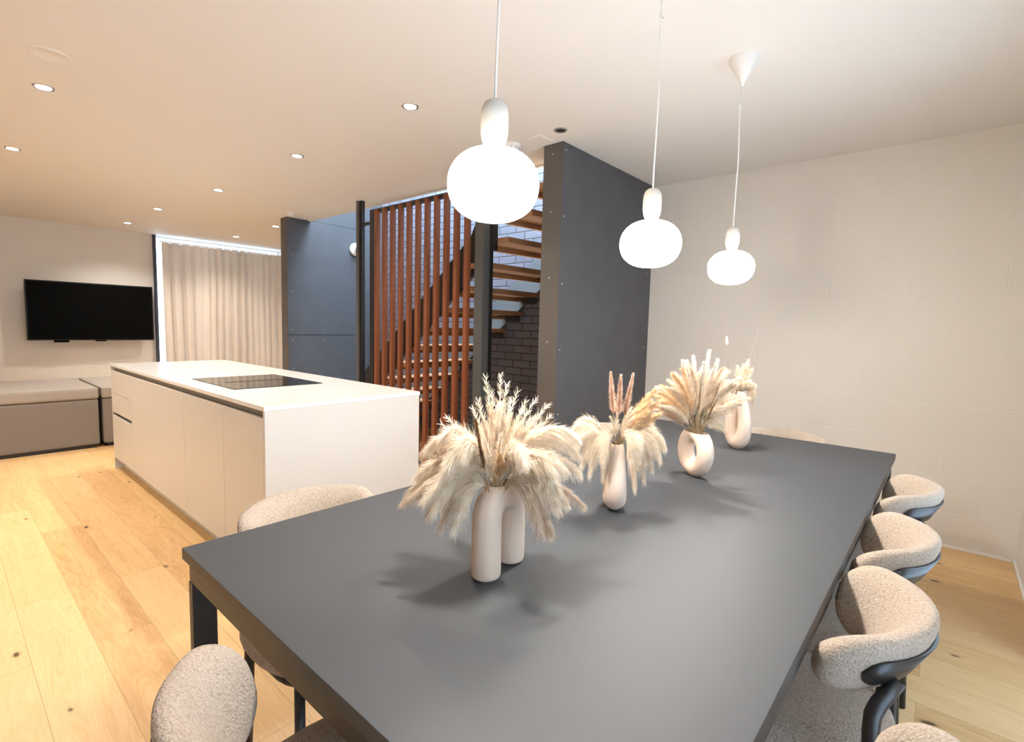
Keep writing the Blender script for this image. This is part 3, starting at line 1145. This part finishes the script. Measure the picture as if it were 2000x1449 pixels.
# ------------------------------------------------------------ vases
def ring_vase(name, label, loc, rz, path, rad, cut=None, n=28):
    bm = bmesh.new()
    tube(bm, path, rad, n, closed=True)
    bmesh.ops.recalc_face_normals(bm, faces=bm.faces[:])
    if cut:
        bmesh.ops.bisect_plane(bm, geom=bm.verts[:] + bm.edges[:] + bm.faces[:], plane_co=(0, 0, cut), plane_no=(0, 0, 1), clear_outer=True)
    zmin = min(v.co.z for v in bm.verts)
    for v in bm.verts:
        v.co.z = max(v.co.z - zmin, 0.0)
        if v.co.z < 0.004:
            v.co.z = 0
    o = obj(name, bm, CERAM, None, True)
    o.location = loc
    o.rotation_euler = (0, 0, rz)
    return tag(o, label, 'vase')


# arch vase: inverted U of thick tube, mouth on the crown
bm = bmesh.new()
r = 0.034
path = []
for z in (0.0, 0.003, 0.01, 0.05, 0.10, 0.135):
    path.append((-0.052, 0, z))
for k in range(1, 12):
    a = PI - PI * k / 12
    path.append((0.052 * math.cos(a), 0, 0.135 + 0.045 * math.sin(a)))
for z in (0.135, 0.10, 0.05, 0.01, 0.003, 0.0):
    path.append((0.052, 0, z))
rad = [r] * len(path)
rad[0] = rad[-1] = r * 0.80
rad[1] = rad[-2] = r * 0.93
tube(bm, path, rad, 32)
bmesh.ops.bisect_plane(bm, geom=bm.verts[:] + bm.edges[:] + bm.faces[:], plane_co=(0, 0, 0.206), plane_no=(0, 0, 1), clear_outer=True)
v1 = obj('arch_vase', bm, mat('beige_ceramic', (0.62, 0.475, 0.36), 0.75, bump=0.15, bscale=250), None, True)
v1.location = (0.858, 0.772, TZ)
v1.rotation_euler = (0, 0, math.radians(9))
tag(v1, 'matt beige arch-shaped two-legged vase nearest the camera', 'vase')


def teardrop(hw, h0, h, n=48, p=1.0):
    pts = []
    for k in range(n):
        a = 2 * PI * k / n - PI / 2
        z = h0 + (h - h0) * (0.5 + 0.5 * math.sin(a))
        w = hw * (math.cos(a)) * (1 - 0.62 * p * (0.5 + 0.5 * math.sin(a)))
        pts.append((w, 0, z))
    return pts


pt = teardrop(0.045, 0.036, 0.195)
rd = [0.036 - 0.011 * (p[2] - 0.036) / 0.16 for p in pt]
v2 = ring_vase('teardrop_vase', 'slim pale vase seen edge-on, second from the camera', (1.405, 0.775, TZ), math.radians(34), pt, rd, 0.212)
pt = [(0.060 * math.cos(a), 0, 0.100 + 0.068 * math.sin(a)) for a in [2 * PI * k / 48 for k in range(48)]]
rd = [0.032] * 48
v3 = ring_vase('ring_vase', 'round pale doughnut vase with an open centre, third from the camera', (1.965, 0.735, TZ), math.radians(58), pt, rd, 0.176)
pt = teardrop(0.052, 0.036, 0.27)
rd = [0.036 - 0.012 * (p[2] - 0.036) / 0.24 for p in pt]
v4 = ring_vase('loop_vase', 'tall pale teardrop loop vase, farthest from the camera', (2.585, 0.765, TZ), math.radians(66), pt, rd, 0.285)


# ------------------------------------------------------------ dried grasses
def ribbons(P, Wd, width):
    """P (N,K,3) curve points, Wd (N,3) width dir, width (N,K) -> verts, faces"""
    n, k, _ = P.shape
    off = Wd[:, None, :] * width[:, :, None] * 0.5
    V = np.stack([P - off, P + off], axis=2).reshape(-1, 3)
    base = (np.arange(n)[:, None] * k + np.arange(k - 1)[None, :]).reshape(-1) * 2
    F = np.stack([base, base + 1, base + 3, base + 2], axis=1)
    return V, F


def mesh_from(name, VF, m, parent, label=None):
    Vs, Fs, o = [], [], 0
    for V, F in VF:
        Vs.append(V)
        Fs.append(F + o)
        o += len(V)
    V = np.concatenate(Vs)
    F = np.concatenate(Fs)
    me = bpy.data.meshes.new(name)
    me.vertices.add(len(V))
    me.vertices.foreach_set('co', V.astype(np.float32).ravel())
    me.loops.add(F.size)
    me.loops.foreach_set('vertex_index', F.astype(np.int32).ravel())
    me.polygons.add(len(F))
    me.polygons.foreach_set('loop_start', np.arange(0, F.size, 4, dtype=np.int32))
    me.update(calc_edges=True)
    me.materials.append(m)
    ob = bpy.data.objects.new(name, me)
    COL.objects.link(ob)
    ob.parent = parent
    if label:
        ob['label'] = label
    return ob


def unit(a):
    return a / np.maximum(np.linalg.norm(a, axis=-1, keepdims=True), 1e-9)


def strands(P0, D, Ln, grav, w0, k=5, curl=0.06):
    n = len(P0)
    t = np.linspace(0, 1, k)[None, :, None]
    side = unit(rng.normal(size=(n, 3)))
    P = P0[:, None, :] + D[:, None, :] * Ln[:, None, None] * t + np.array([0, 0, -1.0])[None, None, :] * (grav * Ln)[:, None, None] * t ** 2 + side[:, None, :] * (curl * Ln)[:, None, None] * np.sin(t * 3.0 + rng.uniform(0, 3, (n, 1, 1))) * t
    Wd = unit(np.cross(D, rng.normal(size=(n, 3))))
    wid = w0 * (1 - 0.75 * t[:, :, 0]) * np.ones((n, 1))
    return ribbons(P, Wd, wid)


def rachis(base, tip, bend, n=24):
    """quadratic curve from base to tip bulging by bend"""
    b, t, c = np.array(base), np.array(tip), np.array(bend)
    s = np.linspace(0, 1, n)[:, None]
    return (1 - s) ** 2 * b + 2 * s * (1 - s) * c + s ** 2 * t


def along(R, s):
    n = len(R) - 1
    x = np.clip(s * n, 0, n - 1e-6)
    i = x.astype(int)
    f = (x - i)[:, None]
    return R[i] * (1 - f) + R[i + 1] * f, unit(R[i + 1] - R[i])


def stem_vf(R, w=0.0022):
    out = []
    for q in range(3):
        d = unit(np.cross(R[-1] - R[0], rng.normal(size=3)))
        out.append(ribbons(R[None], d[None], np.full((1, len(R)), w)))
    return out


def plume(parent, R, m, N=700, L=0.07, spread=0.45, s0=0.3, grav=0.5, w=0.0009, name='plume', taper=0.75, stem=True, label=None, curl=0.06):
    s = s0 + (1 - s0) * rng.uniform(0, 1, N) ** 0.9
    P, T = along(R, s)
    rad = unit(np.cross(T, rng.normal(size=(N, 3))))
    a = spread * rng.uniform(0.3, 1.15, N)[:, None]
    D = unit(T + rad * a)
    prof = (1 - taper * (s - s0) / (1 - s0)) * rng.uniform(0.55, 1.1, N)
    vf = [strands(P, D, L * prof, np.full(N, grav) * rng.uniform(0.5, 1.4, N), w, curl=curl)]
    o = mesh_from(name, vf, m, parent, label)
    if stem:
        mesh_from('stem', stem_vf(R), STEM, o)
    return o


def spray(parent, R, m, N=130, name='upright_spray', L=0.020, w=0.0016):
    """stiff stalk with short herringbone spikelets"""
    s = 0.25 + 0.75 * rng.uniform(0, 1, N)
    P, T = along(R, s)
    rad = unit(np.cross(T, rng.normal(size=(N, 3))))
    D = unit(T * 0.9 + rad * 0.75)
    vf = [strands(P, D, L * rng.uniform(0.6, 1.1, N) * (1.1 - 0.4 * s), np.full(N, -0.1), w, k=3, curl=0.02)]
    vf += stem_vf(R, 0.0013)
    return mesh_from(name, vf, m, parent)


RH = np.array([math.sin(YAW), -math.cos(YAW), 0.0])
UH = np.array([0, 0, 1.0])
FH = np.array([-math.cos(YAW), -math.sin(YAW), 0.0])      # toward the window side of the table end


def P3(a, b, c):
    return a * RH + b * UH + c * FH


def bouquet(name, label, loc):
    return thing(name, label, 'dried flowers', loc)


J = lambda v: random.uniform(-v, v)

# --- bouquet in the arch vase
b1 = bouquet('pampas_bouquet', 'wide bouquet of drooping cream pampas plumes in the nearest arch vase', (0.838, 0.768, TZ + 0.205))
drops = [(-0.215, -0.02, 0.02), (-0.20, 0.035, 0.03), (-0.175, 0.085, -0.02), (-0.16, -0.045, 0.06), (-0.19, 0.06, -0.06), (-0.12, -0.055, 0.09),
         (-0.09, -0.065, 0.10), (-0.17, 0.0, 0.09), (-0.14, 0.03, 0.08), (-0.10, 0.10, 0.07), (-0.08, 0.09, 0.08),
         (0.20, 0.085, 0.02), (0.205, 0.045, 0.04), (0.20, 0.10, -0.05), (0.19, -0.03, 0.02), (0.13, -0.085, 0.05), (0.16, 0.02, 0.08),
         (0.105, -0.06, 0.09), (0.12, 0.05, 0.09), (0.16, 0.11, 0.0), (0.12, -0.03, -0.08), (-0.10, 0.02, -0.12),
         (-0.14, 0.11, 0.03), (-0.12, 0.07, 0.10), (-0.19, 0.0, 0.06), (0.14, 0.07, 0.08), (0.17, 0.06, 0.06), (0.19, 0.12, 0.02), (0.07, 0.09, 0.10), (-0.15, -0.02, 0.11), (0.15, -0.02, 0.09)]
for i, (a, b, c) in enumerate(drops):
    tip = P3(a * 0.89 + J(.008), b + J(.008), c + J(.01))
    sg = 1 if a > 0 else -1
    R = rachis(P3(J(.012), -0.03, J(.012)), tip, P3(a * 0.50, max(b, 0) * 0.9 + 0.085, c * 0.5))
    m = H_BEIGE if (b < -0.02 and i % 2) else H_CREAM
    plume(b1, R, m, N=1000, L=0.085, spread=0.55, s0=0.22, grav=0.5, w=0.0011, curl=0.14)
# cauliflower-like short beige heads at the lower corners
for a, b, c in ((-0.205, -0.035, 0.05), (0.20, -0.035, 0.03), (0.13, -0.09, 0.06)):
    R = rachis(P3(a * 0.3, 0.03, c), P3(a, b, c), P3(a * 0.7, 0.03, c))
    plume(b1, R, H_BEIGE, N=900, L=0.028, spread=1.0, s0=0.35, grav=0.3, w=0.0011, taper=0.5)
tops = [(-0.03, 0.245), (-0.015, 0.215), (0.005, 0.25), (0.02, 0.235), (0.03, 0.20), (0.045, 0.215), (0.065, 0.19), (0.085, 0.205), (0.10, 0.175), (0.12, 0.185), (0.125, 0.155), (-0.045, 0.20), (0.0, 0.19), (0.075, 0.16), (0.055, 0.17), (-0.06, 0.17), (0.10, 0.14),
        (-0.115, 0.155), (-0.135, 0.13)]
for a, b in tops:
    c = J(0.05) - 0.02
    a2 = a
    R = rachis(P3(J(.01), -0.02, J(.01)), P3(a2, b, c), P3(a2 * 0.35, b * 0.6, c * 0.4))
    spray(b1, R, H_CREAM, N=170)
    plume(b1, R[:17], H_CREAM, N=600, L=0.062, spread=0.5, s0=0.35, grav=0.1, w=0.0008, stem=False, name='feather_fan')
for i in range(8):     # golden heart
    a, b, c = J(0.07) + 0.02, 0.11 + J(0.03), 0.03 + J(0.04)
    R = rachis(P3(0, -0.02, 0), P3(a, b, c), P3(a * 0.3, b * 0.6, c * 0.5))
    plume(b1, R, H_GOLD if i % 2 else H_CREAM, N=500, L=0.05, spread=0.5, s0=0.3, grav=0.3, w=0.0009)
R = rachis(P3(-0.012, -0.02, 0.02), P3(-0.042, 0.17, 0.10), P3(-0.028, 0.08, 0.08))
plume(b1, R, H_BROWN, N=1500, L=0.013, spread=0.7, s0=0.38, grav=0.0, w=0.0013, taper=0.45, name='brown_spike', label='dark brown fuzzy reed spike')

# --- bouquet in the slim vase
b2 = bouquet('pampas_bouquet', 'bouquet with three upright rosy reed heads over drooping pampas in the slim vase', (1.405, 0.775, TZ + 0.21))
for a, b, c in ((-0.165, 0.02, 0.02), (-0.15, -0.02, 0.04), (-0.12, -0.06, 0.03), (-0.09, -0.085, 0.04), (-0.06, -0.03, 0.08), (-0.13, 0.05, -0.03), (-0.05, -0.10, 0.03),
                (0.15, 0.0, 0.02), (0.14, -0.04, 0.03), (0.115, -0.07, 0.03), (0.085, -0.10, 0.03), (0.06, -0.13, 0.02), (0.06, -0.02, 0.08), (0.13, 0.03, -0.03), (0.03, -0.02, 0.08)):
    R = rachis(P3(J(.008), -0.03, J(.008)), P3(a * .93 + J(.006), b + J(.006), c), P3(a * 0.62, 0.115 + 0.1 * b, c * 0.6))
    plume(b2, R, H_CREAM, N=1300, L=0.07, spread=0.48, s0=0.3, grav=0.65, w=0.0010)
for a, b, c in ((-0.028, 0.225, 0.0), (-0.002, 0.22, 0.03), (0.042, 0.222, 0.0)):
    R = rachis(P3(0, -0.02, 0), P3(a, b, c), P3(a * 0.6, b * 0.5, c * 0.5))
    plume(b2, R, H_ROSE, N=2600, L=0.024, spread=0.9, s0=0.45, grav=0.0, w=0.0011, taper=0.72, name='reed_head', label='upright rosy reed head')
for a, b, c in ((0.12, 0.17, -0.03), (0.14, 0.14, -0.02), (0.10, 0.14, 0.0), (0.13, 0.10, 0.0), (0.085, 0.11, 0.02)):
    R = rachis(P3(0, -0.02, 0), P3(a, b, c), P3(a * 0.4, b * 0.6, c * 0.5))
    plume(b2, R, H_GOLD, N=1300, L=0.05, spread=0.7, s0=0.4, grav=0.2, w=0.0012)
for i in range(5):
    a, b, c = J(0.05), 0.10 + J(0.02), 0.03 + J(0.03)
    R = rachis(P3(0, -0.02, 0), P3(a, b, c), P3(a * 0.3, b * 0.6, c * 0.5))
    plume(b2, R, H_CREAM, N=350, L=0.045, spread=0.4, s0=0.3, grav=0.3, w=0.001)

# --- bouquet in the ring vase
b3 = bouquet('pampas_bouquet', 'fan-shaped bouquet of pale upright pampas in the doughnut vase', (1.965, 0.735, TZ + 0.168))
for i in range(45):
    ang = math.radians(-70 + 133 * (i % 15) / 14 + J(5))
    Lr = 0.235 + J(0.03) + 0.02 * math.cos(ang)
    c = (-0.06, 0.045, 0.0)[i // 15] + J(0.02)
    a, b = Lr * math.sin(ang) * 0.78, Lr * math.cos(ang) * 0.9 + 0.03
    R = rachis(P3(J(.015), -0.03, J(.015)), P3(a, b, c), P3(a * 0.30, b * 0.62 + 0.025, c * 0.4))
    m = H_GOLD if (i % 15) < 6 and i % 2 else (H_CREAM if i % 3 else H_BEIGE)
    plume(b3, R, m, N=1100, L=0.075, spread=0.42, s0=0.28, grav=0.12, w=0.0013)
for a, b, c in ((-0.07, 0.285, 0.0), (-0.028, 0.30, 0.0), (0.032, 0.325, 0.0), (0.075, 0.29, -0.02), (0.0, 0.28, 0.04)):
    R = rachis(P3(0, -0.02, 0), P3(a, b, c), P3(a * 0.4, b * 0.5, c * 0.5))
    plume(b3, R, H_WHITE, N=1500, L=0.026, spread=0.8, s0=0.6, grav=0.0, w=0.0016, taper=0.5, name='white_reed_head')
for a, b, c in ((-0.02, 0.21, 0.07), (0.06, 0.22, 0.06), (0.045, 0.15, 0.07)):
    R = rachis(P3(0, -0.02, 0), P3(a, b, c), P3(a * 0.6, b * 0.5, c * 0.6))
    plume(b3, R, H_BROWN, N=500, L=0.012, spread=0.6, s0=0.5, grav=0.0, w=0.0014, name='brown_spike')
for a, b, c in ((0.09, 0.05, 0.03), (0.11, 0.09, 0.04), (0.10, 0.02, 0.02), (0.07, 0.12, 0.06)):
    R = rachis(P3(0, -0.02, 0), P3(a, b, c), P3(a * 0.5, b * 0.6 + 0.05, c * 0.6))
    plume(b3, R, H_CREAM, N=400, L=0.04, spread=0.6, s0=0.4, grav=0.4, w=0.0015)

# --- bouquet in the loop vase
b4 = bouquet('pampas_bouquet', 'small bouquet with a bunny tail and a long bare stalk in the farthest vase', (2.585, 0.765, TZ + 0.285))
for a, b, c in ((0.03, 0.14, 0.0), (0.05, 0.11, 0.0), (0.01, 0.13, 0.0), (-0.02, 0.12, 0.0), (0.045, 0.15, -0.03), (0.06, 0.03, 0.02), (0.065, -0.02, 0.02), (0.055, -0.05, 0.02), (-0.05, 0.04, 0.0), (-0.075, -0.02, 0.02), (-0.06, -0.07, 0.02), (-0.085, 0.05, 0.02), (0.02, 0.05, 0.05), (-0.03, 0.07, 0.05)):
    R = rachis(P3(0, -0.02, 0), P3(a, b, c), P3(a * 0.5, max(b * 0.6, 0.05), c * 0.6))
    plume(b4, R, H_CREAM if b > -0.03 else H_BEIGE, N=900, L=0.05, spread=0.7, s0=0.25, grav=0.3, w=0.0016)
R = rachis(P3(0, 0, 0), P3(-0.075, 0.225, 0.0), P3(-0.07, 0.12, 0.0))
mesh_from('stalk', stem_vf(R, 0.0018), STEM, b4)
R2 = rachis(P3(-0.075, 0.222, 0.0), P3(-0.082, 0.262, 0.0), P3(-0.08, 0.24, 0.0))
plume(b4, R2, H_WHITE, N=700, L=0.014, spread=0.9, s0=0.0, grav=0.0, w=0.0018, taper=0.6, name='bunny_tail', stem=False)
R = rachis(P3(0, 0, 0), P3(0.07, 0.285, 0.0), P3(0.03, 0.15, 0.0))
mesh_from('stalk', stem_vf(R, 0.002), STEM, b4)
